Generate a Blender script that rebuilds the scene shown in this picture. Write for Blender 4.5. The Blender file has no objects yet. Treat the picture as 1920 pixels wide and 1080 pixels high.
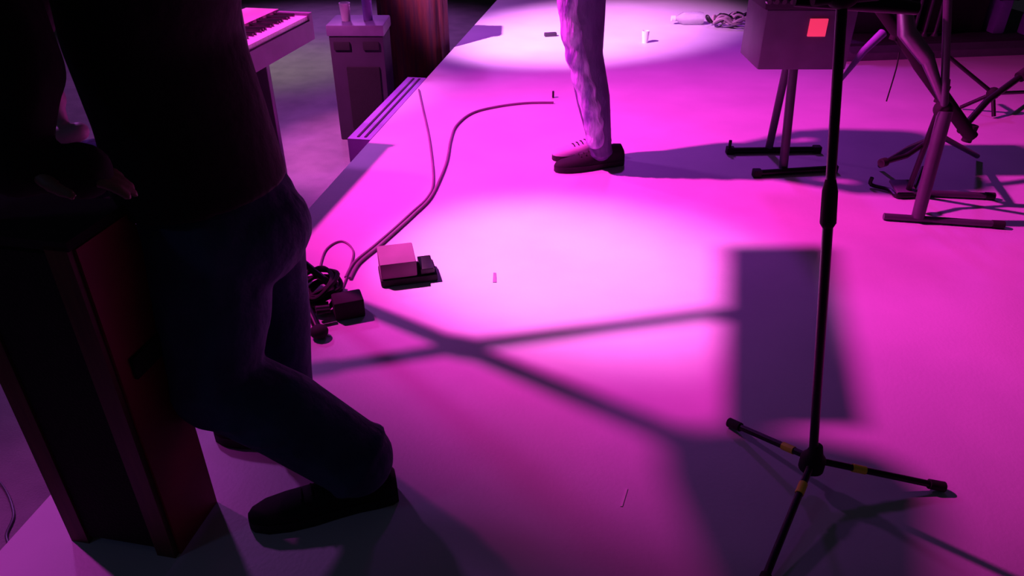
import bpy, bmesh, math, random
from mathutils import Vector as V, Matrix
random.seed(4)
sc = bpy.context.scene
COL = sc.collection
# ------------------------------------------------------------------ camera
H = 1.4
PITCH = math.radians(31.5); cP, sP = math.cos(PITCH), math.sin(PITCH); F = 1400.0
cam = bpy.data.objects.new('camera', bpy.data.cameras.new('camera')); COL.objects.link(cam)
cam.location = (0, 0, H); cam.rotation_euler = (math.radians(90) - PITCH, 0, 0)
cam.data.sensor_width = 36; cam.data.lens = F / 1920 * 36; cam.data.clip_start = 0.02
sc.camera = cam
# ------------------------------------------------------------------ world, lamps, exposure
sc.view_settings.view_transform = 'Standard'; sc.view_settings.look = 'None'
sc.view_settings.gamma = 1.0; sc.view_settings.use_curve_mapping = False
sc.view_settings.exposure = 0.0
w = bpy.data.worlds.new('hall'); sc.world = w; w.use_nodes = True
w.node_tree.nodes['Background'].inputs[0].default_value = (0.55, 0.48, 0.72, 1)
w.node_tree.nodes['Background'].inputs[1].default_value = 0.017

def floor_pt(px, py, z=0.0):
    a = (px - 960) / F; b = (540 - py) / F
    d = V((a, cP + b * sP, -sP + b * cP)); t = (z - H) / d.z
    return V((d.x * t, d.y * t, z))
def at(px, py, Y):
    a = (px - 960) / F; b = (540 - py) / F
    d = V((a, cP + b * sP, -sP + b * cP)); t = Y / d.y
    return V((d.x * t, Y, H + d.z * t))

def spot(name, loc, target, watt, col, angle, blend=0.6, radius=0.04):
    l = bpy.data.lights.new(name, 'SPOT'); l.energy = watt; l.color = col
    l.spot_size = math.radians(angle); l.spot_blend = blend; l.shadow_soft_size = radius
    o = bpy.data.objects.new(name, l); COL.objects.link(o); o.location = loc
    o.rotation_euler = (V(target) - V(loc)).to_track_quat('-Z', 'Y').to_euler()
    return o
LAMP = V((-2.42, 3.44, 3.62))
spot('stage_lamp_main', LAMP, floor_pt(1300, 330), 2500, (1.0, 0.030, 0.60), 58, 1.0, 0.07)
spot('stage_lamp_hot', LAMP + V((0.02, 0, 0)), floor_pt(1060, 492), 2300, (1.0, 0.32, 0.95), 18, 1.0, 0.09)
spot('stage_lamp_far', LAMP + V((0, 0.03, 0)), floor_pt(1080, 60), 6800, (1.0, 0.30, 0.95), 24, 1.0, 0.06)
spot('stage_lamp_violet', (0.9, 8.0, 4.4), floor_pt(1150, 120), 620, (0.55, 0.045, 1.0), 58, 1.0, 0.3)
spot('hall_fill_wash', (-3.6, 5.5, 3.6), (-1.5, 3.6, -0.4), 500, (0.62, 0.12, 0.85), 60, 1.0, 0.2)  # added fill that lifts the lower floor, no fixture seen
spot('hall_lamp_green', (-3.2, 6.0, 3.2), floor_pt(515, 120, -0.42), 380, (0.5, 0.62, 0.12), 34, 1.0, 0.3)
spot('hall_fill_back', (-2.4, 10.5, 4.2), (-1.9, 7.2, -0.4), 1100, (0.62, 0.14, 0.9), 60, 1.0, 0.3)  # extra fill for the far lower floor, source unseen
spot('hall_fill_side', (-3.2, 2.7, 3.4), (-1.45, 1.0, -0.4), 260, (1.0, 0.06, 0.9), 30, 1.0, 0.08)  # fill added to brighten the floor left of the tall box
spot('keys_fill', (-2.6, 2.6, 3.0), (-1.5, 4.1, 0.66), 1300, (1.0, 0.12, 0.75), 22, 0.8, 0.06)  # added spot to brighten the keys, not a known fixture
spot('hall_lamp_left', (-3.2, -0.6, 3.0), (-1.0, 1.2, 0.4), 10, (0.25, 0.35, 1.0), 50, 1.0, 0.2)

# ------------------------------------------------------------------ materials
MATS = {}
def mat(name, col, rough=0.6, metal=0.0, col2=None, scale=8.0, bump=0.0, bscale=60.0, emit=None, estr=0.0, coat=0.0, trans=0.0, stretch=(1, 1, 1)):
    if name in MATS: return MATS[name]
    m = bpy.data.materials.new(name); m.use_nodes = True
    nt = m.node_tree; b = nt.nodes['Principled BSDF']
    tc = nt.nodes.new('ShaderNodeTexCoord'); mp = nt.nodes.new('ShaderNodeMapping'); mp.inputs['Scale'].default_value = stretch
    nt.links.new(tc.outputs['Object'], mp.inputs['Vector'])
    nz = nt.nodes.new('ShaderNodeTexNoise'); nz.inputs['Scale'].default_value = scale; nz.inputs['Detail'].default_value = 5
    nt.links.new(mp.outputs[0], nz.inputs['Vector'])
    rp = nt.nodes.new('ShaderNodeValToRGB'); nt.links.new(nz.outputs['Fac'], rp.inputs[0])
    c2 = col2 or tuple(c * 0.8 for c in col)
    rp.color_ramp.elements[0].position = 0.35; rp.color_ramp.elements[1].position = 0.65
    rp.color_ramp.elements[0].color = (*c2, 1); rp.color_ramp.elements[1].color = (*col, 1)
    nt.links.new(rp.outputs[0], b.inputs['Base Color'])
    b.inputs['Roughness'].default_value = rough; b.inputs['Metallic'].default_value = metal
    b.inputs['Coat Weight'].default_value = coat; b.inputs['Transmission Weight'].default_value = trans
    if bump:
        n2 = nt.nodes.new('ShaderNodeTexNoise'); n2.inputs['Scale'].default_value = bscale; n2.inputs['Detail'].default_value = 4
        nt.links.new(mp.outputs[0], n2.inputs['Vector'])
        bp = nt.nodes.new('ShaderNodeBump'); bp.inputs['Strength'].default_value = bump; bp.inputs['Distance'].default_value = 0.02
        nt.links.new(n2.outputs['Fac'], bp.inputs['Height']); nt.links.new(bp.outputs[0], b.inputs['Normal'])
    if emit:
        b.inputs['Emission Color'].default_value = (*emit, 1); b.inputs['Emission Strength'].default_value = estr
    MATS[name] = m; return m
M_STAGE = mat('stage_vinyl', (0.62, 0.62, 0.64), 0.5, col2=(0.54, 0.54, 0.57), scale=2.2, bump=0.05, bscale=90)
M_LOW = mat('hall_carpet', (0.26, 0.26, 0.25), 0.9, col2=(0.2, 0.2, 0.2), scale=5, bump=0.3, bscale=150)
M_WALL = mat('dark_wall', (0.05, 0.045, 0.06), 0.9, bump=0.1)
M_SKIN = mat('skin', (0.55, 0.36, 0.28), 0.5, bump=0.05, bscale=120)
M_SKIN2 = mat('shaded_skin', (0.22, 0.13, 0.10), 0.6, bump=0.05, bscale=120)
M_BLACK = mat('black_cotton', (0.006, 0.005, 0.006), 0.95, bump=0.25, bscale=25)
M_JEAN = mat('blue_denim', (0.045, 0.075, 0.15), 0.95, col2=(0.02, 0.035, 0.09), scale=7, bump=0.6, bscale=14)
M_JEAN2 = mat('violet_denim', (0.10, 0.085, 0.2), 0.6, col2=(0.05, 0.04, 0.11), scale=9, bump=0.7, bscale=18, stretch=(1, 1, 0.5))
M_TEE = mat('grey_shirt', (0.2, 0.2, 0.24), 0.9, bump=0.3, bscale=20)
M_SHOE = mat('black_shoe', (0.004, 0.004, 0.005), 0.85)
M_SHOE_LIT = mat('lit_shoe', (0.55, 0.52, 0.58), 0.6)  # far shoe's lit look put into a pale colour; its pair is black
M_SOLE = mat('dark_rubber', (0.012, 0.011, 0.012), 0.8)
M_HAIR = mat('dark_hair', (0.02, 0.013, 0.01), 0.6, bump=0.6, bscale=80, stretch=(1, 1, 0.2))
M_METAL = mat('black_metal', (0.012, 0.011, 0.013), 0.4, metal=0.3)
M_STEEL = mat('satin_steel', (0.26, 0.24, 0.28), 0.32, metal=0.9)
M_PURP = mat('painted_grey_tube', (0.10, 0.09, 0.12), 0.45, metal=0.4)
M_RUB = mat('rubber', (0.008, 0.008, 0.008), 0.85)
M_TAPE = mat('yellow_tape', (0.9, 0.8, 0.04), 0.5, emit=None)
M_WOOD = mat('brown_edge_wood', (0.11, 0.045, 0.018), 0.55, col2=(0.06, 0.025, 0.01), scale=14, stretch=(4, 4, 0.4))
M_RED = mat('dark_red_panel', (0.30, 0.012, 0.03), 0.55, col2=(0.2, 0.008, 0.02), scale=6)
M_GRILLE = mat('black_grille_cloth', (0.006, 0.006, 0.006), 0.95, bump=0.4, bscale=200)
M_CASE = mat('black_case', (0.022, 0.014, 0.03), 0.7)
M_GREY = mat('grey_shell', (0.16, 0.13, 0.2), 0.5)
M_CLOTHR = mat('dark_red_cloth', (0.12, 0.015, 0.02), 0.9, col2=(0.04, 0.01, 0.03), scale=9, bump=0.3, bscale=20, stretch=(3, 3, 0.3))
M_WHITE = mat('white_plastic', (0.8, 0.8, 0.8), 0.35)
M_KEYB = mat('black_key', (0.01, 0.01, 0.01), 0.3)
M_CABLE = mat('grey_cable', (0.22, 0.12, 0.22), 0.6)
M_PINK = mat('pale_pedal_shell', (0.42, 0.30, 0.36), 0.5)
M_PEDAL = mat('plum_pedal_shell', (0.22, 0.07, 0.16), 0.6)
M_LED = mat('red_display', (0.5, 0.03, 0.03), 0.4, emit=(1.0, 0.04, 0.16), estr=0.8)
M_BLUE = mat('blue_plastic', (0.03, 0.04, 0.55), 0.5)
M_LILAC = mat('lilac_plastic', (0.26, 0.16, 0.48), 0.5)
M_PLAID = mat('blue_checked_cloth', (0.12, 0.12, 0.4), 0.9, col2=(0.02, 0.015, 0.06), scale=30)
M_CLEAR = mat('clear_plastic', (0.85, 0.85, 0.9), 0.15, trans=0.6)
M_EYE = mat('eye', (0.7, 0.7, 0.7), 0.2)

# ------------------------------------------------------------------ mesh helpers
def obj(name, bm, m, parent=None, smooth=True):
    if isinstance(m, str): m = MATS[m]
    bmesh.ops.recalc_face_normals(bm, faces=bm.faces)
    me = bpy.data.meshes.new(name); bm.to_mesh(me); bm.free(); me.materials.append(m)
    if smooth:
        for p in me.polygons: p.use_smooth = True
        try: me.set_sharp_from_angle(angle=math.radians(40))
        except Exception: pass
    o = bpy.data.objects.new(name, me); COL.objects.link(o)
    if parent is not None:
        o.parent = parent
        root = parent
        off = V((0, 0, 0))
        while root is not None:
            off += root.location if root.type == 'EMPTY' else V((0, 0, 0)); root = root.parent
        me.transform(Matrix.Translation(-off))
    return o
def thing(name, label, cat, loc=(0, 0, 0), group=None):
    o = bpy.data.objects.new(name, None); COL.objects.link(o); o.location = loc; o.empty_display_size = 0.1
    o['label'] = label; o['category'] = cat
    if group: o['group'] = group
    return o
def tag(o, label, cat, group=None):
    o['label'] = label; o['category'] = cat
    if group: o['group'] = group
    return o
def struct(o): o['kind'] = 'structure'; return o
def box(bm, c, s, M=None, bev=0.0):
    r = bmesh.ops.create_cube(bm, size=1.0)
    vs = r['verts']
    for v in vs: v.co = V((v.co.x * s[0], v.co.y * s[1], v.co.z * s[2]))
    if bev:
        es = list({e for v in vs for e in v.link_edges})
        rb = bmesh.ops.bevel(bm, geom=es, offset=bev, segments=2, affect='EDGES', profile=0.6)
        vs = list({v for f in rb['faces'] for v in f.verts} | {v for v in vs if v.is_valid})
    for v in vs:
        if M is not None: v.co = M @ v.co
        v.co += V(c)
    return vs
def rotz(a): return Matrix.Rotation(a, 3, 'Z')
def prism(bm, quad, z0, z1):
    a = [bm.verts.new((p[0], p[1], z0)) for p in quad]; b = [bm.verts.new((p[0], p[1], z1)) for p in quad]
    bm.faces.new(a); bm.faces.new(b); n = len(a)
    for i in range(n): bm.faces.new((a[i], a[(i + 1) % n], b[(i + 1) % n], b[i]))
def bevel_all(bm, off=0.004, seg=2):
    es = [e for e in bm.edges if len(e.link_faces) == 2 and e.calc_face_angle(0) > 0.6]
    bmesh.ops.bevel(bm, geom=es, offset=off, segments=seg, affect='EDGES')
def tube(bm, pts, rad, n=12, side=None):
    """pts: Vectors, rad: number or list of numbers / (side, front) pairs"""
    pts = [V(p) for p in pts]; k = len(pts)
    if not isinstance(rad, (list,)): rad = [rad] * k
    prev = None; rings = []
    for i, p in enumerate(pts):
        t = (pts[min(i + 1, k - 1)] - pts[max(i - 1, 0)]).normalized()
        ref = V(side) if side is not None else (prev if prev is not None else (V((0, 0, 1)) if abs(t.z) < 0.9 else V((1, 0, 0))))
        s = (ref - t * ref.dot(t)).normalized(); f = t.cross(s)
        if side is None: prev = s
        ra = rad[i] if isinstance(rad[i], tuple) else (rad[i], rad[i])
        rings.append([bm.verts.new(p + s * math.cos(2 * math.pi * j / n) * ra[0] + f * math.sin(2 * math.pi * j / n) * ra[1]) for j in range(n)])
    for a, b in zip(rings, rings[1:]):
        for j in range(n): bm.faces.new((a[j], a[(j + 1) % n], b[(j + 1) % n], b[j]))
    bm.faces.new(rings[0][::-1]); bm.faces.new(rings[-1])
def smooth_path(pts, sub=6):
    pts = [V(p) for p in pts]; out = []
    for i in range(len(pts) - 1):
        p0 = pts[max(i - 1, 0)]; p1 = pts[i]; p2 = pts[i + 1]; p3 = pts[min(i + 2, len(pts) - 1)]
        for k in range(sub):
            t = k / sub
            out.append(0.5 * ((2 * p1) + (p2 - p0) * t + (2 * p0 - 5 * p1 + 4 * p2 - p3) * t * t + (-p0 + 3 * p1 - 3 * p2 + p3) * t ** 3))
    out.append(pts[-1]); return out
def ball(bm, c, r, M=None, seg=16):
    r = r if isinstance(r, tuple) else (r, r, r)
    res = bmesh.ops.create_uvsphere(bm, u_segments=seg, v_segments=seg // 2 + 2, radius=1)
    for v in res['verts']:
        q = V((v.co.x * r[0], v.co.y * r[1], v.co.z * r[2]))
        v.co = (M @ q if M is not None else q) + V(c)
def limb(bm, pts, rads, n=16):
    tube(bm, pts, rads, n)
    for p, r in zip(pts, rads): ball(bm, p, r)
def lathe(bm, c, prof, n=24, axis=V((0, 0, 1))):
    q = V((0, 0, 1)).rotation_difference(axis).to_matrix()
    rings = [[bm.verts.new(V(c) + q @ V((r * math.cos(2 * math.pi * j / n), r * math.sin(2 * math.pi * j / n), z))) for j in range(n)] for r, z in prof]
    for a, b in zip(rings, rings[1:]):
        for j in range(n): bm.faces.new((a[j], a[(j + 1) % n], b[(j + 1) % n], b[j]))
    bm.faces.new(rings[0][::-1]); bm.faces.new(rings[-1])
def fused(name, bm, m, parent, voxel=0.008, it=3):
    """one continuous skin over overlapping volumes"""
    bmesh.ops.recalc_face_normals(bm, faces=bm.faces)
    me = bpy.data.meshes.new('tmp'); bm.to_mesh(me); bm.free()
    t = bpy.data.objects.new('tmp', me); COL.objects.link(t)
    r = t.modifiers.new('r', 'REMESH'); r.mode = 'VOXEL'; r.voxel_size = voxel; r.use_smooth_shade = True
    s = t.modifiers.new('s', 'SMOOTH'); s.factor = 0.5; s.iterations = it
    dg = bpy.context.evaluated_depsgraph_get(); dg.update()
    me2 = bpy.data.meshes.new_from_object(t.evaluated_get(dg))
    bpy.data.objects.remove(t); bpy.data.meshes.remove(me)
    me2.name = name; me2.materials.clear(); me2.materials.append(m)
    for p in me2.polygons: p.use_smooth = True
    o = bpy.data.objects.new(name, me2); COL.objects.link(o)
    o.parent = parent; me2.transform(Matrix.Translation(-parent.location))
    return o

# ------------------------------------------------------------------ setting
LOW = -0.42
e1 = floor_pt(932, 0); e2 = floor_pt(580, 390)
ed = (e1 - e2).normalized()
E0 = e2 - ed * 4.2; E1 = e1 + ed * 3.0
bm = bmesh.new(); prism(bm, [E0.xy, (5.5, E0.y), (5.5, E1.y), E1.xy], -0.06, 0.0)
struct(obj('floor', bm, M_STAGE, smooth=False))
nrm = V((-ed.y, ed.x, 0))
bm = bmesh.new(); a = E0 - nrm * 0.02; b = E1 - nrm * 0.02
prism(bm, [a.xy, (5.5, a.y), (5.5, b.y), b.xy], LOW + 0.0, -0.06)
struct(obj('trim_1', bm, M_WALL, smooth=False))
bm = bmesh.new(); box(bm, (-0.5, 4, LOW - 0.03), (13, 16, 0.06)); struct(obj('floor', bm, M_LOW, smooth=False))
bm = bmesh.new(); box(bm, (-0.5, 12.1, 1.5), (13, 0.2, 4.0)); struct(obj('wall_back', bm, M_WALL, smooth=False))

# ------------------------------------------------------------------ people
def hand(bm, wrist, palm_dir, normal, curl=0.35, scale=1.0, thumb=1):
    d = V(palm_dir).normalized(); nn = (V(normal) - d * V(normal).dot(d)).normalized(); s = d.cross(nn)
    M = Matrix((s, d, nn)).transposed(); k = scale
    ball(bm, wrist + d * 0.045 * k, (0.042 * k, 0.052 * k, 0.017 * k), M)
    limb(bm, [wrist - d * 0.01, wrist + d * 0.03 * k], [0.026 * k, 0.024 * k])
    for i, (off, ln) in enumerate([(-0.031, 0.068), (-0.011, 0.078), (0.010, 0.074), (0.030, 0.058)]):
        p = wrist + d * 0.088 * k + s * off * k * thumb; pts = [p]; ang = curl * 0.5
        q = p
        for seg, fr in enumerate((0.45, 0.31, 0.24)):
            dd = d * math.cos(ang) - nn * math.sin(ang); q = q + dd * ln * fr * k; pts.append(q); ang += curl
        limb(bm, pts, [0.0095 * k, 0.0088 * k, 0.008 * k, 0.007 * k], 10)
    p = wrist + d * 0.03 * k - s * 0.034 * k * thumb
    td = (d * 0.7 - s * 0.7 * thumb - nn * 0.2).normalized()
    limb(bm, [p, p + td * 0.032 * k, p + td * 0.03 * k + (td + d * 0.5).normalized() * 0.03 * k], [0.013 * k, 0.011 * k, 0.0085 * k], 10)

def shoe(parent, heel, toe, m, ground=0.0, hgt=0.085, wid=0.046, label=None, sole_m=None):
    d = (toe - heel); L = d.length; d.normalize(); s = V((-d.y, d.x, 0))
    bm = bmesh.new(); n = 14
    prof = [(0.0, 0.55, 0.65), (0.04, 0.72, 0.95), (0.14, 0.78, 1.0), (0.28, 0.76, 0.92), (0.42, 0.84, 0.72), (0.58, 0.98, 0.58), (0.74, 1.0, 0.48), (0.88, 0.86, 0.40), (0.97, 0.55, 0.28), (1.0, 0.25, 0.16)]
    rings = []
    for t, wv, hv in prof:
        c = heel + d * L * t; rg = []
        for j in range(n + 1):
            a = math.pi * j / n
            x = math.cos(a); z = math.sin(a) ** 0.7
            rg.append(bm.verts.new(c + s * x * wid * wv + V((0, 0, ground + 0.022 + z * hgt * hv))))
        rings.append(rg)
    for a, b in zip(rings, rings[1:]):
        for j in range(n): bm.faces.new((a[j], a[j + 1], b[j + 1], b[j]))
        bm.faces.new((a[n], a[0], b[0], b[n]))
    bm.faces.new(rings[0][::-1]); bm.faces.new(rings[-1])
    o = obj('shoe', bm, m, parent)
    if label: o['label'] = label
    bm = bmesh.new(); up = []
    for t, wv, hv in prof: up.append(heel + d * L * t + s * wid * wv * 1.06)
    dn = [heel + d * L * t - s * wid * wv * 1.06 for t, wv, hv in prof]
    prism(bm, [p.xy for p in up + dn[::-1]], ground + 0.001, ground + 0.028)
    obj('sole', bm, sole_m or M_SOLE, o)
    bm = bmesh.new()
    for k in range(5):
        t = 0.36 + k * 0.07; hh = ground + 0.026 + hgt * (0.80 - k * 0.06)
        c = heel + d * L * t; tube(bm, [c - s * wid * 0.42 + V((0, 0, hh - 0.006)), c + V((0, 0, hh)), c + s * wid * 0.42 + V((0, 0, hh - 0.006))], 0.0028, 6)
    obj('laces', bm, M_SOLE, o)['kind'] = 'stuff'

def head(t, c, fwd, up, mskin, mhair):
    fwd = V(fwd).normalized(); up = (V(up) - fwd * V(up).dot(fwd)).normalized(); s = fwd.cross(up)
    M = Matrix((s, fwd, up)).transposed()
    L = lambda x, y, z: c + M @ V((x, y, z))
    def shape(bm):
        ball(bm, L(0, -0.01, 0.03), (0.076, 0.095, 0.088), M, 24)
        ball(bm, L(0, 0.025, -0.045), (0.056, 0.062, 0.066), M, 20)
        ball(bm, L(0, 0.060, -0.088), (0.024, 0.022, 0.020), M)
        tube(bm, [L(0, 0.083, 0.02), L(0, 0.098, -0.012), L(0, 0.104, -0.028)], [0.008, 0.011, 0.014], 10); ball(bm, L(0, 0.104, -0.028), 0.0135, None, 12)
        for q in (-1, 1):
            ball(bm, L(q * 0.033, 0.074, 0.022), (0.024, 0.012, 0.008), M, 12)
            ball(bm, L(q * 0.078, -0.005, -0.004), (0.010, 0.020, 0.032), M, 12)
            ball(bm, L(q * 0.012, 0.096, -0.034), 0.008, None, 10)
        ball(bm, L(0, 0.083, -0.054), (0.024, 0.010, 0.006), M, 12); ball(bm, L(0, 0.080, -0.065), (0.021, 0.010, 0.007), M, 12)
    def extras():
        for q in (-1, 1):
            bm = bmesh.new(); ball(bm, L(q * 0.032, 0.076, 0.0), (0.014, 0.010, 0.008), M, 12); obj('eye', bm, M_EYE, t)
        bm = bmesh.new()
        ball(bm, L(0, -0.022, 0.045), (0.086, 0.100, 0.092), M, 24); ball(bm, L(0, -0.05, -0.01), (0.078, 0.068, 0.085), M, 20)
        fused('hair', bm, mhair, t, 0.009, 2)
    return shape, extras

def person(t, J, hems=(0.085, 0.085), leg_r=(0.088, 0.078, 0.070, 0.062), leg_far=None, m_trousers=M_JEAN, m_shirt=M_BLACK, m_skin=M_SKIN, shoes=((None, None), (None, None)), sh_m=(M_SHOE, M_SHOE), long_sleeve=True, belly=0.0):
    fwd = J['fwd'].normalized(); side = V((fwd.y, -fwd.x, 0))
    M = Matrix((side, fwd, V((0, 0, 1)))).transposed()
    pel, chest, neck, hd = J['pelvis'], J['chest'], J['neck'], J['head']
    # body
    bm = bmesh.new()
    ball(bm, pel, (0.15, 0.10, 0.12), M); ball(bm, (pel + chest) / 2, (0.13, 0.09, 0.16), M); ball(bm, chest, (0.165, 0.105, 0.17), M)
    limb(bm, [chest + V((0, 0, 0.12)), neck, (neck + hd) / 2 + V((0, 0, 0.0)), hd - V((0, 0, 0.03))], [0.07, 0.056, 0.054, 0.05])
    for k in ('l', 'r'):
        limb(bm, [J['hip' + k], J['knee' + k], J['ankle' + k]], [0.078, 0.052, 0.036])
        ball(bm, J['knee' + k].lerp(J['ankle' + k], 0.3), 0.05)
        limb(bm, [J['sh' + k], J['elb' + k], J['wr' + k]], [0.052, 0.040, 0.026])
        hand(bm, J['wr' + k], J['hd' + k], J['hn' + k], J.get('curl' + k, 0.35), 1.0, 1 if k == 'r' else -1)
        h_, t_ = shoes[0 if k == 'l' else 1]
        limb(bm, [J['ankle' + k], h_.lerp(t_, 0.3) + V((0, 0, 0.055)), h_.lerp(t_, 0.75) + V((0, 0, 0.036))], [0.034, 0.026, 0.014])
    shp, ext = head(t, hd, J.get('look', fwd), V((0, 0, 1)), m_skin, M_HAIR); shp(bm)
    fused('body', bm, m_skin, t, 0.0065, 2); ext()
    # trousers
    bm = bmesh.new(); r = leg_r
    ball(bm, pel + V((0, 0, -0.01)), (0.175, 0.135 , 0.14), M); ball(bm, pel - fwd * 0.06 - V((0, 0, 0.05)), (0.16, 0.10, 0.11), M)
    for i, k in enumerate(('l', 'r')):
        if i and leg_far: r = leg_far
        a, b, c = J['hip' + k], J['knee' + k], J['ankle' + k]
        c2 = c.lerp(b, hems[i])
        kn = b + (b - (a + c) / 2) * 0.05
        limb(bm, [a, a.lerp(kn, 0.5), kn, kn.lerp(c2, 0.42) + (kn - (a + c) / 2).normalized() * -0.012, c2], [r[0] + 0.012, r[0], r[1], r[2], r[3]])
        for q in range(5 if hems[i] > 0 else 0):                                     # cloth folds gathered at knee and hem
            p = kn.lerp(c2, 0.2 + q * 0.19); rr = r[2] + (r[3] - r[2]) * ((0.2 + q * 0.19 - 0.42) / 0.58 if q > 1 else 0)
            ball(bm, p + V((random.uniform(-.01, .01), random.uniform(-.01, .01), 0)), (rr * 1.04, rr * 1.04, 0.022), None)
        tube(bm, [c2, c2 + (c - b).normalized() * 0.02], [r[3] * 1.05, r[3] * 1.08], 16)
    fused('trousers', bm, m_trousers, t, 0.009, 3)
    # shirt
    bm = bmesh.new()
    sp = J.get('spine') or [(pel + V((0, 0, -0.02)), 0.185, 0.135), (pel.lerp(chest, 0.4), 0.17, 0.125), (pel.lerp(chest, 0.75), 0.18, 0.13), (chest, 0.19, 0.125)]
    tube(bm, [q[0] for q in sp], [(q[1], q[2]) for q in sp], 28, side=side)
    ball(bm, chest + V((0, 0, 0.06)), (0.19, 0.125, 0.14), M)
    for k in ('l', 'r'):
        limb(bm, [chest + V((0, 0, 0.11)), J['sh' + k]], [0.09, 0.075])
        if long_sleeve: limb(bm, [J['sh' + k], J['elb' + k], J['wr' + k], J['wr' + k] + J['hd' + k].normalized() * 0.085], [0.080, 0.068, 0.054, 0.046])
        else: limb(bm, [J['sh' + k], J['sh' + k].lerp(J['elb' + k], 0.7)], [0.072, 0.066])
    fused('shirt', bm, m_shirt, t, 0.010, 4)
    for i in (0, 1): shoe(t, shoes[i][0], shoes[i][1], sh_m[i])

# near man at the left, bent over a tall box, seen from his left and behind
KY = 1.34
man = thing('person', 'person in black long-sleeved shirt and blue jeans leaning over the tall box', 'person', (-0.5, 1.35, 0))
fw = V((-0.93, 0.36, 0))
J = dict(fwd=fw, pelvis=at(425, 395, 1.44), chest=at(285, -60, 1.41), neck=V((-0.82, 1.42, 1.46)), head=V((-0.95, 1.44, 1.58)), look=V((-0.75, 0.1, -0.5)))
J['hipl'] = at(387, 440, 1.38); J['kneel'] = at(418, 715, 1.30); J['anklel'] = at(670, 862, 1.29)
J['hipr'] = at(490, 420, 1.52); J['kneer'] = at(522, 590, 1.53); J['ankler'] = at(548, 790, 1.50)
J['shl'] = V((-0.84, 1.24, 1.34)); J['elbl'] = at(30, 130, 1.14); J['wrl'] = at(60, 380, 1.06) + V((0, 0, 0.065))
J['shr'] = V((-0.80, 1.58, 1.34)); J['elbr'] = V((-0.98, 1.60, 1.12)); J['wrr'] = V((-0.98, 1.30, 0.93))
J['hdl'] = V((0.75, 0.30, -0.25)); J['hnl'] = V((0.1, 0, 1)); J['curll'] = 0.25
J['hdr'] = V((0.1, -0.8, -0.35)); J['hnr'] = V((0, 0, 1)); J['curlr'] = 0.3
J['spine'] = [(at(382, 352, 1.43), 0.185, 0.162), (at(368, 300, 1.43), 0.18, 0.155), (at(338, 200, 1.43), 0.17, 0.148), (at(290, 60, 1.42), 0.17, 0.138), (at(280, -60, 1.41), 0.18, 0.14), (at(262, -200, 1.40), 0.185, 0.13)]
hl, tl = floor_pt(745, 925), floor_pt(470, 985)
fr = J['ankler']; hr = V((fr.x + 0.07, fr.y, 0)); tr = V((fr.x - 0.22, fr.y + 0.02, 0))
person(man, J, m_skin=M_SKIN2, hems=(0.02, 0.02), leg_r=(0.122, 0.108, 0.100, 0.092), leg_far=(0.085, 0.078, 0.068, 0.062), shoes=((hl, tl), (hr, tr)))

# far man: only his legs reach into the frame
YF = floor_pt(1100, 315).y
man2 = thing('person', 'person in pale violet-lit trousers and dark shoe standing in mid-stage', 'person', (0.36, YF, 0))
h1, t1 = floor_pt(1166, 306), floor_pt(1040, 322)
h2, t2 = floor_pt(1140, 288), floor_pt(1036, 300)
J = dict(fwd=V((-1, 0.05, 0)), pelvis=at(1088, -70, YF + 0.09), chest=V((0.30, YF + 0.09, 1.27)), neck=V((0.29, YF + 0.09, 1.50)), head=V((0.26, YF + 0.09, 1.66)))
J['pelvis'].z = 0.95
J['hipl'] = at(1091, -40, YF); J['kneel'] = at(1098, 105, YF); J['anklel'] = at(1127, 282, YF)
J['hipr'] = J['hipl'] + V((-0.01, 0.17, 0)); J['kneer'] = at(1096, 95, YF + 0.13); J['ankler'] = at(1126, 262, YF + 0.11)
J['shl'] = V((0.31, YF - 0.09, 1.42)); J['elbl'] = V((0.30, YF - 0.16, 1.16)); J['wrl'] = V((0.12, YF - 0.05, 1.08))
J['shr'] = V((0.31, YF + 0.27, 1.42)); J['elbr'] = V((0.30, YF + 0.34, 1.16)); J['wrr'] = V((0.12, YF + 0.22, 1.08))
J['hdl'] = V((-1, 0.3, 0)); J['hnl'] = V((0, 0, 1)); J['hdr'] = V((-1, -0.3, 0)); J['hnr'] = V((0, 0, 1))
person(man2, J, hems=(0.0, 0.0), leg_r=(0.095, 0.080, 0.078, 0.052), m_trousers=M_JEAN2, m_shirt=M_TEE, shoes=((h1, t1), (h2, t2)), sh_m=(M_SHOE, M_SHOE_LIT), long_sleeve=False)

M_LEG_LIT = mat('highlight_denim', (0.62, 0.55, 0.85), 0.6, col2=(0.16, 0.10, 0.34), scale=11, bump=0.9, bscale=16, stretch=(2.5, 2.5, 0.7))  # lamp highlight on the leg front, put into a pale shell
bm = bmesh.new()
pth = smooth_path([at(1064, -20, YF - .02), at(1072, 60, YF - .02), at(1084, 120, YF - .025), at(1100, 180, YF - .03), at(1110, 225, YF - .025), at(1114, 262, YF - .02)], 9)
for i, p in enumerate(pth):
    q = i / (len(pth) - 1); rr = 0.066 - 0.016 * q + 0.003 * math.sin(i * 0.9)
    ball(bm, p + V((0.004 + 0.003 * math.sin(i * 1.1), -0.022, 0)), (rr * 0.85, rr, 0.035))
o = fused('leg_highlight', bm, M_LEG_LIT, man2, 0.008, 3); o['label'] = 'painted highlight on the crumpled front of the trouser leg'

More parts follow.
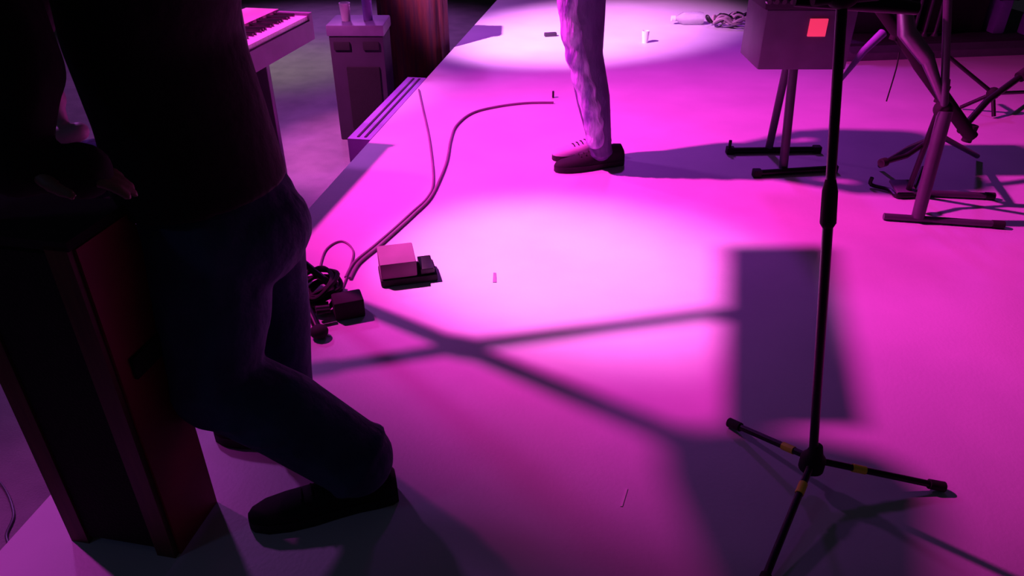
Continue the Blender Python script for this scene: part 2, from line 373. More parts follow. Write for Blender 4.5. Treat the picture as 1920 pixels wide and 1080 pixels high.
# ------------------------------------------------------------------ tall box at the left
A = floor_pt(138, 1010); B = floor_pt(332, 1043); Cc = floor_pt(428, 925)
u = (A - B).normalized(); v = (Cc - B); v = (v - u * v.dot(u)).normalized()
WA = (A - B).length; WC = (Cc - B).length * 0.84; HB = 0.795
t = thing('box_cabinet', 'tall dark box with brown edge strips and a deep red side under his arm', 'cabinet', B + (u * WA + v * WC) / 2)
def P(a, b, z): return B + u * a + v * b + V((0, 0, z))
bm = bmesh.new(); prism(bm, [P(.006, .006, 0).xy, P(WA - .006, .006, 0).xy, P(WA - .006, WC - .006, 0).xy, P(.006, WC - .006, 0).xy], 0.012, HB - 0.006)
obj('core', bm, M_CASE, t, False)
def panel(name, a0, a1, b0, b1, z0, z1, m, label=None, bev=0.003):
    bm = bmesh.new(); prism(bm, [P(a0, b0, 0).xy, P(a1, b0, 0).xy, P(a1, b1, 0).xy, P(a0, b1, 0).xy], z0, z1); bevel_all(bm, bev); o = obj(name, bm, m, t)
    if label: o['label'] = label
    return o
sw = 0.045
for a0 in (0.0, WA - sw): panel('edge_strip', a0, a0 + sw, -0.006, 0.008, 0, HB, M_WOOD, 'brown upright edge strip')
panel('grille', sw, WA - sw, 0.0, 0.007, 0.02, HB - 0.02, M_GRILLE, 'black grille panel')
panel('top_panel', -0.004, WA + 0.004, -0.006, WC + 0.002, HB - 0.008, HB + 0.010, M_RUB)
panel('side_panel', -0.006, 0.007, 0.008, WC, 0.0, HB - 0.01, M_RED, 'deep red side panel')
panel('handle', -0.014, -0.004, WC * 0.25, WC * 0.85, HB * 0.60, HB * 0.66, M_RUB, 'black side handle')
for a in (0.03, WA - 0.03):
    for b in (0.03, WC - 0.03):
        bm = bmesh.new(); lathe(bm, P(a, b, 0.0), [(0.014, 0.0), (0.014, 0.013)], 12); obj('foot', bm, M_RUB, t)

# ------------------------------------------------------------------ boom stand hidden behind the near man; its shadow crosses the floor
def ray(px, py, z):
    f = floor_pt(px, py); return LAMP + (f - LAMP) * ((LAMP.z - z) / LAMP.z)
SB = V((-0.85, 2.128 + 0.676 * (0.85 - 0.473), 0))
t = thing('boom_stand', 'black boom stand with clamps and short legs showing beside his far knee', 'stand', SB)
bm = bmesh.new(); tube(bm, [SB + V((0, 0, 0.10)), SB + V((0, 0, 1.66))], 0.026); obj('pole', bm, M_METAL, t)
bm = bmesh.new(); lathe(bm, SB + V((0, 0, 0.06)), [(0.03, 0), (0.045, 0.02), (0.045, 0.08), (0.028, 0.12)]); obj('hub', bm, M_RUB, t)
for tgt in (floor_pt(660, 575), floor_pt(600, 632), floor_pt(450, 470)):
    bm = bmesh.new(); tube(bm, [SB + V((0, 0, 0.14)), tgt.lerp(SB, 0.12) + V((0, 0, 0.035)), tgt + V((0, 0, 0.016))], 0.013); lg = obj('leg', bm, M_METAL, t)
    bm = bmesh.new(); ball(bm, tgt + V((0, 0, 0.022)), (0.03, 0.03, 0.022)); obj('rubber_foot', bm, M_RUB, lg)
cl = ray(862, 652, 1.0); cl = V((SB.x, SB.y, LAMP.z * (1 - (SB - V((LAMP.x, LAMP.y, 0))).length / (floor_pt(862, 652) - V((LAMP.x, LAMP.y, 0))).length)))
bm = bmesh.new(); box(bm, cl, (0.07, 0.06, 0.10), None, 0.01); obj('clamp', bm, M_RUB, t)
r1 = ray(1385, 582, 1.40); l1 = ray(625, 688, 0.86)
bm = bmesh.new(); tube(bm, [l1, cl, r1], 0.022); obj('boom', bm, M_METAL, t)
bm = bmesh.new(); tube(bm, [l1, l1 + (l1 - cl).normalized() * 0.07], 0.028); obj('counterweight', bm, M_METAL, t)
q = [ray(1368, 462, 1.56), ray(1562, 462, 1.56), ray(1625, 800, 1.30), ray(1368, 800, 1.30)]
bm = bmesh.new(); vv = [bm.verts.new(p) for p in q]; vb = [bm.verts.new(p + V((0, 0, -0.012))) for p in q]
bm.faces.new(vv); bm.faces.new(vb[::-1])
for i in range(4): bm.faces.new((vv[i], vb[i], vb[(i + 1) % 4], vv[(i + 1) % 4]))
obj('music_desk', bm, M_METAL, t, False)
bm = bmesh.new(); tube(bm, [r1, (q[0] + q[2]) / 2 - V((0, 0, .01))], 0.012); obj('desk_arm', bm, M_METAL, t)
zt_ = 1.66
tr_ = [ray(1240, 812, zt_), ray(1430, 798, zt_), ray(1650, 850, zt_), ray(1740, 930, zt_), ray(1740, 1120, zt_), ray(1350, 1120, zt_), ray(1250, 890, zt_)]
bm = bmesh.new(); prism(bm, [p.xy for p in tr_], zt_ - 0.01, zt_ + 0.015); obj('shade_panel', bm, M_METAL, t, False)  # unseen panel added on the pole, shaped to darken the lower right floor

# small black junction box and cable knot beside the boom stand
jc = floor_pt(655, 588)
t = thing('junction_box', 'black plug box on the floor where cables gather beside his knee', 'box', jc)
bm = bmesh.new(); box(bm, jc + V((0, 0, 0.035)), (0.10, 0.075, 0.07), rotz(0.35), 0.008); obj('body', bm, M_RUB, t)
for k in (-1, 0, 1):
    p = jc + rotz(0.35) @ V((-0.062, k * 0.022, 0.04)); bm = bmesh.new(); tube(bm, [p, p + rotz(0.35) @ V((-0.045, 0, 0.004))], 0.009); obj('plug', bm, M_STEEL if k == 0 else M_METAL, t)
t = thing('cable_bundle', 'tangled black cables heaped between the jeans and the plug box', 'cables', floor_pt(605, 560))
for k in range(5):
    pts = []
    c = floor_pt(605, 565)
    for i in range(9):
        a = i * 1.3 + k * 1.1
        pts.append(c + V((math.cos(a) * 0.075 * (0.5 + random.random() * 0.6), math.sin(a) * 0.11 * (0.5 + random.random() * 0.6), 0.012 + 0.012 * k + 0.03 * random.random())))
    bm = bmesh.new(); tube(bm, smooth_path(pts), 0.008, 8); obj('cable', bm, M_RUB, t)

# ------------------------------------------------------------------ cables on the stage
def cable(name, px, r, label, m=M_CABLE, start_z=None):
    pts = [floor_pt(x, y, start_z[0] if start_z else r + 0.001) for x, y in px]
    if start_z is not None:
        for i, z in enumerate(start_z): pts[i].z = z
    bm = bmesh.new(); tube(bm, smooth_path(pts, 8), r, 8); return tag(obj(name, bm, m), label, 'cable')
cable('cable', [(785, 168), (792, 200), (803, 250), (810, 300), (812, 345), (800, 372), (770, 400), (735, 432), (700, 462), (664, 492), (648, 520)], 0.0055, 'thin dark cable running down from the stage edge to the plug box')
cable('cable', [(1038, 192), (985, 193), (930, 200), (885, 212), (856, 235), (845, 262), (838, 300), (825, 335), (806, 372), (776, 402), (741, 434), (706, 465), (672, 494), (656, 522)], 0.0065, 'longer cable curving out to mid-stage behind the standing man')
cable('cable', [(596, 520), (610, 470), (640, 452), (662, 470), (655, 505), (640, 545)], 0.004, 'small loop of thin cable above the plug box')

cable('cable', [(-60, 860), (0, 905), (25, 962), (12, 1010), (50, 1052), (100, 1035), (70, 1085)], 0.004, 'pale thin cable curling on the lower floor beside the tall box', M_STEEL, [LOW + 0.006] * 7)
# ------------------------------------------------------------------ effects pedal
pc = floor_pt(765, 518); ang = math.radians(14)
t = thing('effects_pedal', 'pale boxy pedal on a black base lying in the brightest light', 'pedal', pc)
R = rotz(ang)
bm = bmesh.new(); box(bm, pc + V((0, 0, 0.014)), (0.205, 0.12, 0.028), R, 0.006); obj('base', bm, M_RUB, t)
bm = bmesh.new(); vs = box(bm, (0, 0, 0), (0.13, 0.115, 0.062), None, 0.006)
for vv in vs:
    if vv.co.z > 0 and vv.co.y > 0: vv.co.z += 0.018
    vv.co = R @ vv.co + pc + R @ V((-0.035, 0.004, 0)) + V((0, 0, 0.059))
obj('shell', bm, M_PEDAL, t)
bm = bmesh.new(); box(bm, pc + R @ V((0.068, 0.0, 0)) + V((0, 0, 0.040)), (0.05, 0.10, 0.024), R, 0.004); obj('treadle', bm, M_METAL, t)
for k in (-1, 1):
    bm = bmesh.new(); lathe(bm, pc + R @ V((-0.035 + k * 0.03, 0.03, 0)) + V((0, 0, 0.088)), [(0.009, 0), (0.009, 0.012), (0.007, 0.014)], 14); obj('knob', bm, M_METAL, t)

# ------------------------------------------------------------------ microphone stand in front
MB = floor_pt(1512, 905)
hub = MB + V((0, 0, 0.075))
top = at(1580, -10, MB.y)
t = thing('microphone_stand', 'slim black microphone stand with yellow tape bands on its tripod legs', 'stand', MB)
d = (top - hub).normalized()
join = at(1546, 385, MB.y); join = hub + d * ((join - hub).dot(d))
bm = bmesh.new(); tube(bm, [hub, join], 0.0105); obj('pole', bm, M_METAL, t)
bm = bmesh.new(); tube(bm, [join, hub + d * ((top - hub).length + 0.12)], 0.0095); obj('upper_pole', bm, M_METAL, t)
bm = bmesh.new(); tube(bm, [join - d * 0.05, join - d * 0.04, join + d * 0.03, join + d * 0.055], [0.011, 0.016, 0.015, 0.010]); obj('clutch', bm, M_RUB, t)
bm = bmesh.new(); lathe(bm, hub - V((0, 0, 0.035)), [(0.018, 0), (0.03, 0.012), (0.03, 0.045), (0.02, 0.06), (0.014, 0.085)]); obj('hub', bm, M_RUB, t)
tt = hub + d * (top - hub).length
bm = bmesh.new(); tube(bm, [tt + V((-0.05, 0, -0.005)), tt + V((0.06, 0.0, 0.004))], 0.014); ball(bm, tt, (0.03, 0.022, 0.024)); obj('boom_clamp', bm, M_RUB, t)
bm = bmesh.new(); tube(bm, [at(1490, 2, MB.y + .03), at(1620, 4, MB.y + .03), at(1720, 16, MB.y + .03)], [0.009, 0.016, 0.011]); obj('boom', bm, M_METAL, t)
for tx, ty, q in ((1764, 920, 0.30), (1368, 800, 0.20), (1425, 1110, 0.20)):
    e = floor_pt(tx, ty); s0 = hub + (e - MB).normalized() * 0.024 + V((0, 0, 0.0)); en = e + V((0, 0, 0.014))
    bm = bmesh.new(); tube(bm, [s0, en], 0.0085); lg = obj('leg', bm, M_METAL, t)
    dd = (en - s0).normalized()
    bm = bmesh.new(); tube(bm, [en - dd * 0.035, en + dd * 0.004], [0.0125, 0.0135]); obj('rubber_foot', bm, M_RUB, lg)
    p = s0.lerp(en, q); bm = bmesh.new(); tube(bm, [p - dd * 0.017, p + dd * 0.017], 0.0105); o = obj('tape_band', bm, M_TAPE, lg); o['label'] = 'yellow tape band'

# tape scrap on the floor
bm = bmesh.new(); prism(bm, [floor_pt(1163, 950).xy, floor_pt(1167, 950).xy, floor_pt(1177, 917).xy, floor_pt(1173, 917).xy], 0.0006, 0.002)
tag(obj('tape_scrap', bm, M_WHITE, smooth=False), 'thin pale sliver of tape on the bare floor in front', 'tape')
bm = bmesh.new(); prism(bm, [floor_pt(924, 530).xy, floor_pt(931, 530).xy, floor_pt(930, 512).xy, floor_pt(925, 512).xy], 0.0006, 0.002)
tag(obj('tape_scrap', bm, M_CABLE, smooth=False), 'tiny dark tape mark in the bright pool right of the pedal', 'tape')
bm = bmesh.new(); c = floor_pt(1037, 183); box(bm, c + V((0, 0, .02)), (0.012, 0.02, 0.04), None, 0.003)
tag(obj('plug', bm, M_RUB), 'tiny dark plug at the cable end left of the standing man', 'plug')

# ------------------------------------------------------------------ amplifier box on twin-post stand (right)
f1 = floor_pt(1466, 322); f2 = floor_pt(1438, 288)
AY = f1.y
zb = at(1480, 130, AY).z; zt = at(1480, 18, AY).z
xl = at(1424, 100, AY).x; xr = at(1590, 100, AY).x
t = thing('amplifier', 'dark box with a glowing red display resting on the twin-post stand', 'amplifier', ((xl + xr) / 2, AY + .1, zb))
bm = bmesh.new(); box(bm, ((xl + xr) / 2, AY + 0.14, (zb + zt) / 2), (xr - xl, 0.30, zt - zb), None, 0.008); obj('cabinet', bm, M_GREY, t)
bm = bmesh.new(); box(bm, ((xl + xr) / 2, AY + 0.14, zt + 0.04), (xr - xl + 0.03, 0.32, 0.078), None, 0.01); obj('control_panel', bm, M_CASE, t)
p1 = at(1513, 68, AY - 0.012); p2 = at(1553, 35, AY - 0.012)
bm = bmesh.new(); box(bm, ((p1.x + p2.x) / 2, AY - 0.014, (p1.z + p2.z) / 2), (abs(p2.x - p1.x), 0.012, abs(p2.z - p1.z)), None, 0.002); o = obj('display', bm, M_LED, t); o['label'] = 'glowing red display'
for k in range(5):
    p = at(1437 + k * 14, 22, AY - 0.03); bm = bmesh.new(); lathe(bm, V((p.x, AY - 0.03, zt + 0.04)), [(0.012, 0), (0.010, 0.02)], 12, V((0, -1, 0))); obj('knob', bm, M_STEEL, t)
p1 = at(1415, 14, AY); bm = bmesh.new(); box(bm, (xl + 0.04, AY + 0.16, zt + 0.12), (0.10, 0.2, 0.085), None, 0.01); obj('side_unit', bm, M_PINK, t)
t = thing('twin_post_stand', 'low stand of two dark leaning posts on flat bar feet', 'stand', f1)
for (fx, fy), (ux, uy), (b0, b1) in (((1467, 322), (1487, 132), ((1418, 331), (1560, 322))), ((1440, 286), (1474, 132), ((1368, 288), (1530, 286)))):
    f = floor_pt(fx, fy); up = at(ux, uy, AY + (0.06 if fy > 300 else 0.20)); up.z = zb - 0.012
    bm = bmesh.new(); tube(bm, [f + V((0, 0, 0.02)), up], 0.021 if fy > 300 else 0.019); obj('post', bm, M_PURP, t)
    a, b = floor_pt(*b0), floor_pt(*b1)
    bm = bmesh.new(); tube(bm, [a + V((0, 0, 0.017)), b + V((0, 0, 0.017))], 0.015); lg = obj('foot_bar', bm, M_METAL, t)
    for e in (a, b): bm = bmesh.new(); box(bm, e + V((0, 0, 0.018)), (0.04, 0.04, 0.036), None, 0.006); obj('rubber_cap', bm, M_RUB, lg)
a = floor_pt(1366, 288); bm = bmesh.new(); tube(bm, [a + V((0, 0, 0.02)), a + V((0, 0, 0.07))], 0.008); obj('peg', bm, M_METAL, t)

# ------------------------------------------------------------------ X stand (right)
YX = floor_pt(1717, 420).y
t = thing('keyboard_stand', 'dark cross-legged folding stand with two long floor bars', 'stand', floor_pt(1717, 420))
piv = at(1768, 205, YX + 0.10)
lo = floor_pt(1718, 416) + V((0, 0, 0.02))
bm = bmesh.new(); tube(bm, [lo, piv + V((0, -0.02, 0))], [0.025, 0.028]); obj('tube', bm, M_PURP, t)
bm = bmesh.new(); tube(bm, [piv + V((0, -0.02, -0.02)), at(1778, -30, YX + 0.14)], 0.015); obj('tube', bm, M_PURP, t)
lo2 = floor_pt(1700, 366) + V((0, 0, 0.02)); 
bm = bmesh.new(); tube(bm, [lo2, piv + V((0, 0.03, -0.03))], 0.012); obj('brace', bm, M_METAL, t)
for (x0, y0), (x1, y1) in (((1655, 412), (1880, 428)), ((1690, 366), (1862, 374))):
    a, b = floor_pt(x0, y0), floor_pt(x1, y1); bm = bmesh.new(); tube(bm, [a + V((0, 0, 0.016)), b + V((0, 0, 0.016))], 0.014); lg = obj('floor_bar', bm, M_PURP, t)
    bm = bmesh.new(); tube(bm, [b.lerp(a, 0.1) + V((0, 0, 0.016)), b + V((0, 0, 0.016))], 0.0165); obj('rubber_cap', bm, M_RUB, lg)
bm = bmesh.new(); ball(bm, piv, (0.035, 0.04, 0.035)); obj('clutch', bm, M_RUB, t)

# small pedal with bent rods left of the X stand feet
c = floor_pt(1672, 372)
t = thing('foot_pedal', 'small wire-framed foot pedal beside the folding stand feet', 'pedal', c)
bm = bmesh.new(); tube(bm, smooth_path([floor_pt(1630, 352) + V((0, 0, .05)), floor_pt(1632, 352) + V((0, 0, .015)), floor_pt(1665, 360) + V((0, 0, .012)), floor_pt(1680, 372) + V((0, 0, .012)), floor_pt(1712, 372) + V((0, 0, .012))], 4), 0.009, 8); obj('frame', bm, M_METAL, t)
bm = bmesh.new(); box(bm, floor_pt(1690, 362) + V((0, 0.0, 0.03)), (0.09, 0.10, 0.014), Matrix.Rotation(0.2, 3, 'X'), 0.004); obj('treadle', bm, M_GREY, t)
bm = bmesh.new(); tube(bm, [floor_pt(1708, 372) + V((0, 0, 0.01)), floor_pt(1722, 340) + V((0, 0, 0.07))], 0.008); obj('beater', bm, M_METAL, t)

# ------------------------------------------------------------------ tripod boom stand with diagonal arm (right)
hubp = at(1768, 232, YX + 0.22)
t = thing('tripod_stand', 'black tripod with a long diagonal boom and splayed braced legs at right', 'stand', (hubp.x, hubp.y, 0))
bm = bmesh.new(); tube(bm, [hubp + V((0, 0, -0.06)), at(1772, 150, YX + 0.22)], 0.020); obj('column', bm, M_METAL, t)
A0 = at(1622, -25, YX + 0.30); A1 = at(1822, 258, YX + 0.16)
bm = bmesh.new(); tube(bm, [A0, A0.lerp(A1, 0.45), A0.lerp(A1, 0.5), A1], [0.024, 0.024, 0.028, 0.026]); obj('boom', bm, M_RUB, t)
for q in (0.28, 0.70, 0.97):
    p = A0.lerp(A1, q); bm = bmesh.new(); tube(bm, [p + V((0, 0, -0.035)), p + V((0.01, 0, 0.035))], 0.020); obj('wing_clamp', bm, M_RUB, t)
for pts, r in (([(1762, 250, .22), (1700, 292, .18), (1652, 306, .12)], 0.011), ([(1800, 246, .2), (1850, 190, .32), (1925, 135, .4)], 0.014)):
    w_ = [at(x, y, YX + dy) for x, y, dy in pts]
    bm = bmesh.new(); tube(bm, w_, r); lg = obj('leg', bm, M_METAL, t)
    bm = bmesh.new(); tube(bm, [w_[-1], w_[-1].lerp(w_[-2], 0.18)], r * 1.7); obj('rubber_foot', bm, M_RUB, lg)
e = floor_pt(1648, 318) + V((0, 0, 0.02)); bm = bmesh.new(); tube(bm, [hubp + V((0, 0, -.05)), hubp.lerp(e, 0.5) + V((0, 0, -0.01)), e], 0.012); obj('leg', bm, M_METAL, t)
e = floor_pt(1830, 300) + V((0, 0, 0.02)); bm = bmesh.new(); tube(bm, [hubp + V((0, 0, -.05)), e], 0.012); obj('leg', bm, M_METAL, t)
# second tripod base further back at right
c = floor_pt(1880, 215)
t = thing('tripod_stand', 'smaller tripod base standing furthest right behind the long boom', 'stand', c)
hh = at(1862, 175, c.y)
for x, y in ((1765, 100), (1862, 222), (1950, 175), (1800, 205)):
    e = floor_pt(x, y) if y > 150 else at(x, y, c.y + 0.1)
    bm = bmesh.new(); tube(bm, [hh, e + V((0, 0, 0.012))], 0.011); obj('leg', bm, M_METAL, t)
bm = bmesh.new(); ball(bm, hh, 0.035); obj('hub', bm, M_RUB, t)

# shiny bottle-like clear holder hanging near the boom
bp = at(1712, 110, YX + 0.12)
t = thing('cymbal_arm', 'glossy lilac metal arm with bright edges hanging beside the diagonal boom', 'arm', bp)
bm = bmesh.new(); tube(bm, [at(1693, -20, YX + .14), at(1700, 60, YX + .12), at(1738, 110, YX + .12)], [0.022, 0.034, 0.030]); obj('sleeve', bm, M_STEEL, t)
bm = bmesh.new(); tube(bm, [at(1738, 108, YX + .12), at(1768, 190, YX + .10)], [0.026, 0.014]); obj('rod', bm, M_STEEL, t)
bm = bmesh.new(); tube(bm, smooth_path([at(1686, 98, YX + .1), at(1680, 130, YX + .1), at(1662, 190, YX + .1)], 4), 0.003, 6); obj('wire', bm, M_METAL, t)
# pale rod left of it
t0 = [at(1655, 62, YX + .5), at(1620, 95, YX + .45), at(1577, 150, YX + .4)]
bm = bmesh.new(); tube(bm, t0, [0.02, 0.016, 0.008]); tag(obj('slanting_rod', bm, M_LILAC), 'pale lilac slanting rod just right of the microphone stand pole', 'rod')

# ------------------------------------------------------------------ back right: riser, cases, coloured tubs
ra = floor_pt(1575, 116); rb = floor_pt(2050, 98)
yb = (ra.y + rb.y) / 2
t = thing('drum_riser', 'long low dark platform across the back right of the stage', 'platform', ((ra.x + rb.x) / 2, yb + 0.6, 0))
dirr = (rb - ra).normalized(); bk = V((-dirr.y, dirr.x, 0))
zr = 0.13
bm = bmesh.new(); prism(bm, [ra.xy, rb.xy, (rb + bk * 1.4).xy, (ra + bk * 1.4).xy], 0.0, zr - 0.02); obj('skirt', bm, M_GREY, t, False)
bm = bmesh.new(); prism(bm, [(ra - bk * .02).xy, (rb - bk * .02).xy, (rb + bk * 1.42).xy, (ra + bk * 1.42).xy], zr - 0.02, zr); obj('deck', bm, M_CASE, t, False)
def on(px, off, name, w_, d_, h_, m, label, cat):
    """thing standing on the riser deck; px fixes its bearing"""
    s_ = ra.lerp(rb, (px - 1575) / 475) + bk * off; s_.z = zr
    t_ = thing(name, label, cat, s_); bm = bmesh.new(); box(bm, s_ + V((0, 0, h_ / 2)), (w_, d_, h_), None, 0.015); obj('body', bm, m, t_)
    bm = bmesh.new(); box(bm, s_ + V((0, 0, h_ + 0.014)), (w_ + 0.02, d_ + 0.02, 0.028), None, 0.008); obj('lid', bm, m, t_)
    bm = bmesh.new(); tube(bm, smooth_path([s_ + V((-.06, -d_ / 2, h_ * .6)), s_ + V((-.05, -d_ / 2 - .03, h_ * .62)), s_ + V((.05, -d_ / 2 - .03, h_ * .62)), s_ + V((.06, -d_ / 2, h_ * .6))], 4), 0.008, 8); obj('handle', bm, M_METAL, t_)
on(1650, 0.45, 'equipment_case', 0.55, 0.4, 0.5, M_CASE, 'black equipment case at the left of the low platform', 'case')
on(1810, 0.40, 'equipment_case', 0.42, 0.4, 0.55, M_SOLE, 'black equipment case beside the lilac tub on the low platform', 'case')
on(1876, 0.20, 'storage_tub', 0.085, 0.2, 0.4, M_LILAC, 'narrow lilac tub left of the blue one on the platform', 'tub')
on(1901, 0.48, 'storage_tub', 0.07, 0.2, 0.4, M_BLUE, 'narrow deep blue tub between two lilac ones', 'tub')
on(1928, 0.02, 'storage_tub', 0.16, 0.2, 0.4, M_LILAC, 'lilac tub at the very right edge, nearest the platform front', 'tub')
for px, wh in ((1716, 'leftmost of three dim upright rods on the low platform'), (1736, 'middle one of three dim upright rods on the low platform'), (1756, 'rightmost of three dim upright rods on the low platform')):
    s_ = ra.lerp(rb, (px - 1575) / 475) + bk * 0.12; s_.z = zr
    bm = bmesh.new(); lathe(bm, s_, [(0.03, 0), (0.02, 0.015), (0.012, 0.03), (0.012, 0.55)], 14)
    tag(obj('upright_rod', bm, M_PURP), wh, 'rod', 'rods on the low platform')

# ------------------------------------------------------------------ bottle, cable coil and cup at the top centre
bp = floor_pt(1288, 46)
t = thing('water_bottle', 'clear bottle lying on its side by the cable heap at back', 'bottle', bp)
ax = V((1, 0.05, 0)); bm = bmesh.new(); lathe(bm, bp + V((-0.09, 0, 0.05)), [(0.02, -0.03), (0.022, 0.0), (0.05, 0.05), (0.052, 0.19), (0.045, 0.22)], 20, ax); obj('body', bm, M_CLEAR, t)
bm = bmesh.new(); lathe(bm, bp + V((-0.125, 0, 0.05)), [(0.024, -0.012), (0.024, 0.02)], 16, ax); obj('cap', bm, M_WHITE, t)
t = thing('cable_heap', 'heap of pale looped cables beside the lying bottle', 'cables', floor_pt(1360, 44))
for k in range(7):
    c = floor_pt(1346 + k * 9, 50 + random.uniform(-4, 4)); r = 0.08 + random.random() * 0.04
    pts = [c + V((math.cos(a * 0.7) * r, math.sin(a * 0.7) * r * 0.5, 0.02 + 0.07 * abs(math.sin(a + k)))) for a in range(10)]
    bm = bmesh.new(); tube(bm, smooth_path(pts), 0.011, 8); obj('cable', bm, M_PINK if k % 3 else M_METAL, t)
c = floor_pt(1209, 80); bm = bmesh.new(); lathe(bm, c, [(0.022, 0), (0.03, 0.09), (0.027, 0.09), (0.02, 0.006)], 20); tag(obj('cup', bm, M_WHITE), 'small white cup standing alone on the bright floor at back', 'cup')
c = floor_pt(1032, 68); bm = bmesh.new(); box(bm, c + V((0, 0, 0.015)), (0.10, 0.04, 0.03), rotz(0.2), 0.008); tag(obj('floor_plug', bm, M_CASE), 'small dark block on the floor left of the standing man', 'plug')

# ------------------------------------------------------------------ hall floor left: keyboard, case, draped chair, step
KZ = 0.66
k1 = floor_pt(400, 118, KZ); k2 = floor_pt(576, 30, KZ)
kd = (k2 - k1).normalized(); kn = V((-kd.y, kd.x, 0)); KL = 1.1; KW = 0.32
ks = k2 - kd * KL
t = thing('keyboard', 'electric keyboard with brightly lit white keys beyond the stage edge', 'keyboard', k2 - kd * 0.5)
def kp(a, b, z=0): return ks + kd * a + kn * b + V((0, 0, z))
bm = bmesh.new(); prism(bm, [kp(-.02, -.01).xy, kp(KL + .03, -.01).xy, kp(KL + .03, KW).xy, kp(-.02, KW).xy], KZ - 0.11, KZ - 0.022); bevel_all(bm, 0.006); obj('body', bm, M_GREY, t)
bm = bmesh.new(); prism(bm, [kp(-.02, .155).xy, kp(KL + .03, .155).xy, kp(KL + .03, KW).xy, kp(-.02, KW).xy], KZ - 0.022, KZ + 0.02); bevel_all(bm, 0.005); obj('control_panel', bm, M_PINK, t)
bm = bmesh.new(); prism(bm, [kp(KL, -.01).xy, kp(KL + .03, -.01).xy, kp(KL + .03, .155).xy, kp(KL, .155).xy], KZ - 0.022, KZ + 0.012); obj('end_cheek', bm, M_GREY, t)
nk = 47; kw = KL / nk
bm = bmesh.new(); prism(bm, [kp(0.0006, 0).xy, kp(kw - .0006, 0).xy, kp(kw - .0006, .15).xy, kp(0.0006, .15).xy], KZ - 0.02, KZ); wk = obj('white_key', bm, M_WHITE, t, False)
bm = bmesh.new(); prism(bm, [kp(kw * .7, .055).xy, kp(kw * 1.3, .055).xy, kp(kw * 1.3, .15).xy, kp(kw * .7, .15).xy], KZ, KZ + 0.012); bk_ = obj('black_key', bm, M_KEYB, t, False)
for i in range(1, nk):
    c = wk.copy(); COL.objects.link(c); c.location = kd * kw * i
    if i % 7 not in (2, 6) and i < nk - 1: c = bk_.copy(); COL.objects.link(c); c.location = kd * kw * i
tk = thing('keyboard_column_stand', 'dark upright column holding up the keyboard', 'stand', (kp(KL * .6, KW * .5).x, kp(KL * .6, KW * .5).y, LOW))
yL = kp(KL * .75, .1).y
pL = at(490, 130, yL); pL.z = 0
bm = bmesh.new(); box(bm, (pL.x, pL.y, (LOW + KZ - 0.11) / 2 + 0.015), (0.065, 0.05, KZ - 0.11 - LOW - 0.03), None, 0.006); obj('column', bm, M_PURP, tk)
bm = bmesh.new(); box(bm, (pL.x, pL.y, LOW + 0.02), (0.08, 0.55, 0.04), None, 0.01); obj('foot', bm, M_METAL, tk)
pR = kp(KL * .25, .15)
bm = bmesh.new(); box(bm, (pR.x, pR.y, (LOW + KZ - 0.11) / 2 + 0.015), (0.065, 0.05, KZ - 0.11 - LOW - 0.03), None, 0.006); obj('column', bm, M_PURP, tk)
bm = bmesh.new(); box(bm, (pR.x, pR.y, LOW + 0.02), (0.08, 0.55, 0.04), None, 0.01); obj('foot', bm, M_METAL, tk)

# upright case
c0 = floor_pt(640, 262, LOW); c1 = floor_pt(735, 262, LOW)
YC = c0.y
zt = at(600, 68, YC).z
t = thing('speaker_cabinet', 'upright dark cabinet with a paler top band just beyond the stage edge', 'speaker', ((c0.x + c1.x) / 2, YC, LOW))
W = c1.x - c0.x; cx = (c0.x + c1.x) / 2
bm = bmesh.new(); box(bm, (cx, YC + 0.15, (LOW + zt) / 2), (W, 0.3, zt - LOW), None, 0.01); obj('cabinet', bm, M_CASE, t)
bm = bmesh.new(); box(bm, (cx, YC + 0.15, zt + 0.035), (W + 0.02, 0.32, 0.07), None, 0.012); obj('top_band', bm, M_GREY, t)
bm = bmesh.new(); box(bm, (cx + W * 0.08, YC - 0.004, LOW + (zt - LOW) * 0.42), (W * 0.62, 0.02, (zt - LOW) * 0.6), None, 0.006); obj('grille', bm, M_GRILLE, t)
for k in (-1, 1):
    bm = bmesh.new(); box(bm, (cx + k * W * .27, YC - 0.006, zt - 0.06), (W * .3, 0.02, 0.05), None, 0.005); obj('latch', bm, M_RUB, t)
c = V((cx - W * .22, YC + 0.13, zt + 0.07)); bm = bmesh.new(); lathe(bm, c, [(0.028, 0), (0.036, 0.11), (0.033, 0.11), (0.025, 0.006)], 20)
tag(obj('cup', bm, M_WHITE), 'white cup on top of the upright cabinet beyond the stage edge', 'cup')
c = V((cx + W * .18, YC + 0.15, zt + 0.07)); bm = bmesh.new(); lathe(bm, c, [(0.03, 0), (0.033, 0.15), (0.013, 0.19), (0.013, 0.22)], 20)
tag(obj('drink_bottle', bm, M_LILAC), 'dim violet bottle beside the white cup on the cabinet', 'bottle')

# chair draped in dark red cloth
dc = floor_pt(765, 205, LOW); dc.z = LOW
YD = dc.y + 0.1
t = thing('draped_chair', 'chair covered in dark red cloth folds behind the stage edge', 'chair', (dc.x, YD, LOW))
xa = at(706, 60, YD).x; xb = at(838, 60, YD).x; ztop = at(760, -60, YD).z
bm = bmesh.new(); n = 72; rings = []
for zi in range(9):
    z = LOW + 0.02 + (ztop - LOW) * zi / 8; rg = []
    for j in range(n):
        a = 2 * math.pi * j / n; fold = 1 + 0.05 * math.sin(a * 11 + zi * 0.15) * (1.2 - zi / 8)
        cxx = (xa + xb) / 2; sx = (xb - xa) / 2 * (0.98 - 0.03 * (8 - zi) / 8) * fold; sy = 0.2 * fold
        ca, sa = math.cos(a), math.sin(a)
        rg.append(bm.verts.new((cxx + math.copysign(abs(ca) ** .6, ca) * sx, YD + 0.15 + math.copysign(abs(sa) ** .6, sa) * sy, z)))
    rings.append(rg)
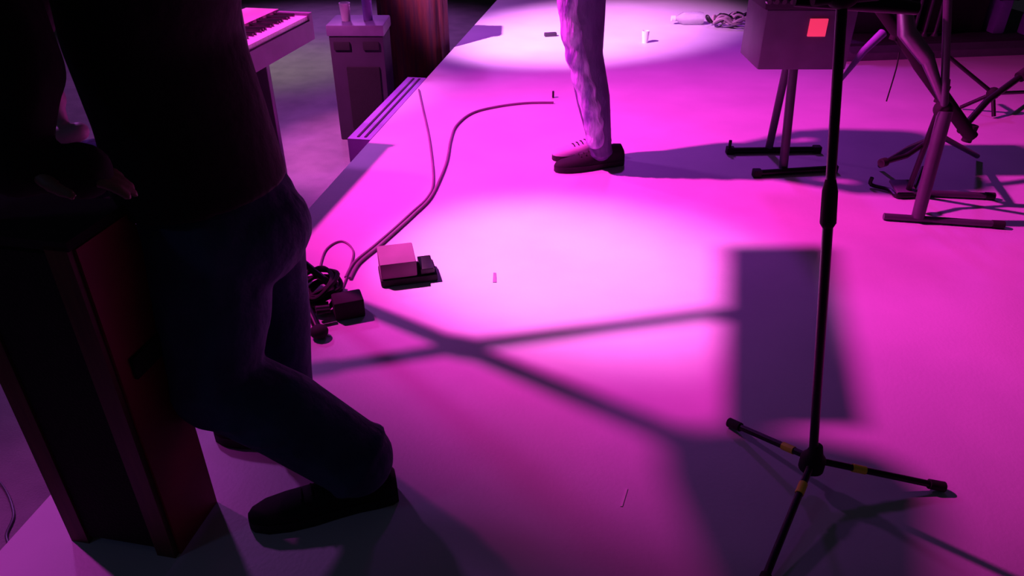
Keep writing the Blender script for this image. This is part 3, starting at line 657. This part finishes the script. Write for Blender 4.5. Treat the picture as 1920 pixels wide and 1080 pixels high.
for a, b in zip(rings, rings[1:]):
    for j in range(n): bm.faces.new((a[j], a[(j + 1) % n], b[(j + 1) % n], b[j]))
bm.faces.new(rings[0][::-1]); bm.faces.new(rings[-1]); obj('cloth', bm, M_CLOTHR, t)
bm = bmesh.new(); box(bm, ((xa + xb) / 2, YD + 0.15, ztop + 0.035), (xb - xa, 0.3, 0.07), None, 0.03); obj('back_cushion', bm, M_CASE, t)
for k in (-1, 1):
    for kk in (-1, 1):
        bm = bmesh.new(); tube(bm, [((xa + xb) / 2 + k * (xb - xa) * .35, YD + .15 + kk * .12, LOW), ((xa + xb) / 2 + k * (xb - xa) * .35, YD + .15 + kk * .12, LOW + .3)], 0.014); obj('leg', bm, M_METAL, t)

# step block along the stage edge
s0 = floor_pt(692, 262); s1 = floor_pt(798, 146)
g = 0.004; off = nrm * 0.13
t = thing('stage_step', 'narrow lavender step block butted against the stage edge', 'step', ((s0.x + s1.x) / 2, (s0.y + s1.y) / 2, LOW))
def proj(p): return e2 + ed * (p - e2).dot(ed)
q0, q1 = proj(s0), proj(s1)
sg = nrm if nrm.x < 0 else -nrm
bm = bmesh.new(); prism(bm, [(q0 + sg * g).xy, (q1 + sg * g).xy, (q1 + sg * 0.13).xy, (q0 + sg * 0.13).xy], LOW, 0.0); bevel_all(bm, 0.006); obj('block', bm, M_LILAC, t)
for k in (0.035, 0.075):
    bm = bmesh.new(); prism(bm, [(q0 + sg * k + ed * .03).xy, (q1 + sg * k - ed * .03).xy, (q1 + sg * (k + .012) - ed * .03).xy, (q0 + sg * (k + .012) + ed * .03).xy], 0.0, 0.004); obj('grip_strip', bm, M_CASE, t)

# bundle on a stool seen between the near man's arm and body
sx = at(150, 300, 2.3)
t = thing('stool', 'round stool dimly visible between his arm and his body', 'stool', (sx.x, 2.3, LOW))
zs = at(150, 345, 2.3).z
bm = bmesh.new(); lathe(bm, V((sx.x, 2.3, zs - .05)), [(0.15, 0), (0.16, 0.02), (0.15, 0.05)], 28); obj('seat', bm, M_CASE, t)
for k in range(4):
    a = k * math.pi / 2 + .4; bm = bmesh.new(); tube(bm, [(sx.x + math.cos(a) * .11, 2.3 + math.sin(a) * .11, zs - .045), (sx.x + math.cos(a) * .17, 2.3 + math.sin(a) * .17, LOW + .005)], 0.013); obj('leg', bm, M_METAL, t)
bm = bmesh.new()
for k in range(9): ball(bm, (sx.x + random.uniform(-.07, .07), 2.3 + random.uniform(-.07, .07), zs + .05 + random.uniform(0, .06)), (0.06, 0.06, 0.05))
t = thing('cloth_bundle', 'bundle of blue and pink cloth lying on the round stool', 'cloth', (sx.x, 2.3, zs))
fused('blue_cloth', bm, M_PLAID, t, 0.01, 2)
bm = bmesh.new(); limb(bm, [V((sx.x - .06, 2.28, zs + .10)), V((sx.x - .02, 2.27, zs + .17)), V((sx.x + .04, 2.28, zs + .19))], [0.035, 0.04, 0.03]); ball(bm, V((sx.x - .02, 2.31, zs + .29)), (.03, .03, .045)); limb(bm, [V((sx.x - .02, 2.3, zs + .19)), V((sx.x - .02, 2.31, zs + .29))], [.02, .02]); fused('pink_cloth', bm, M_PINK, t, 0.008, 2)
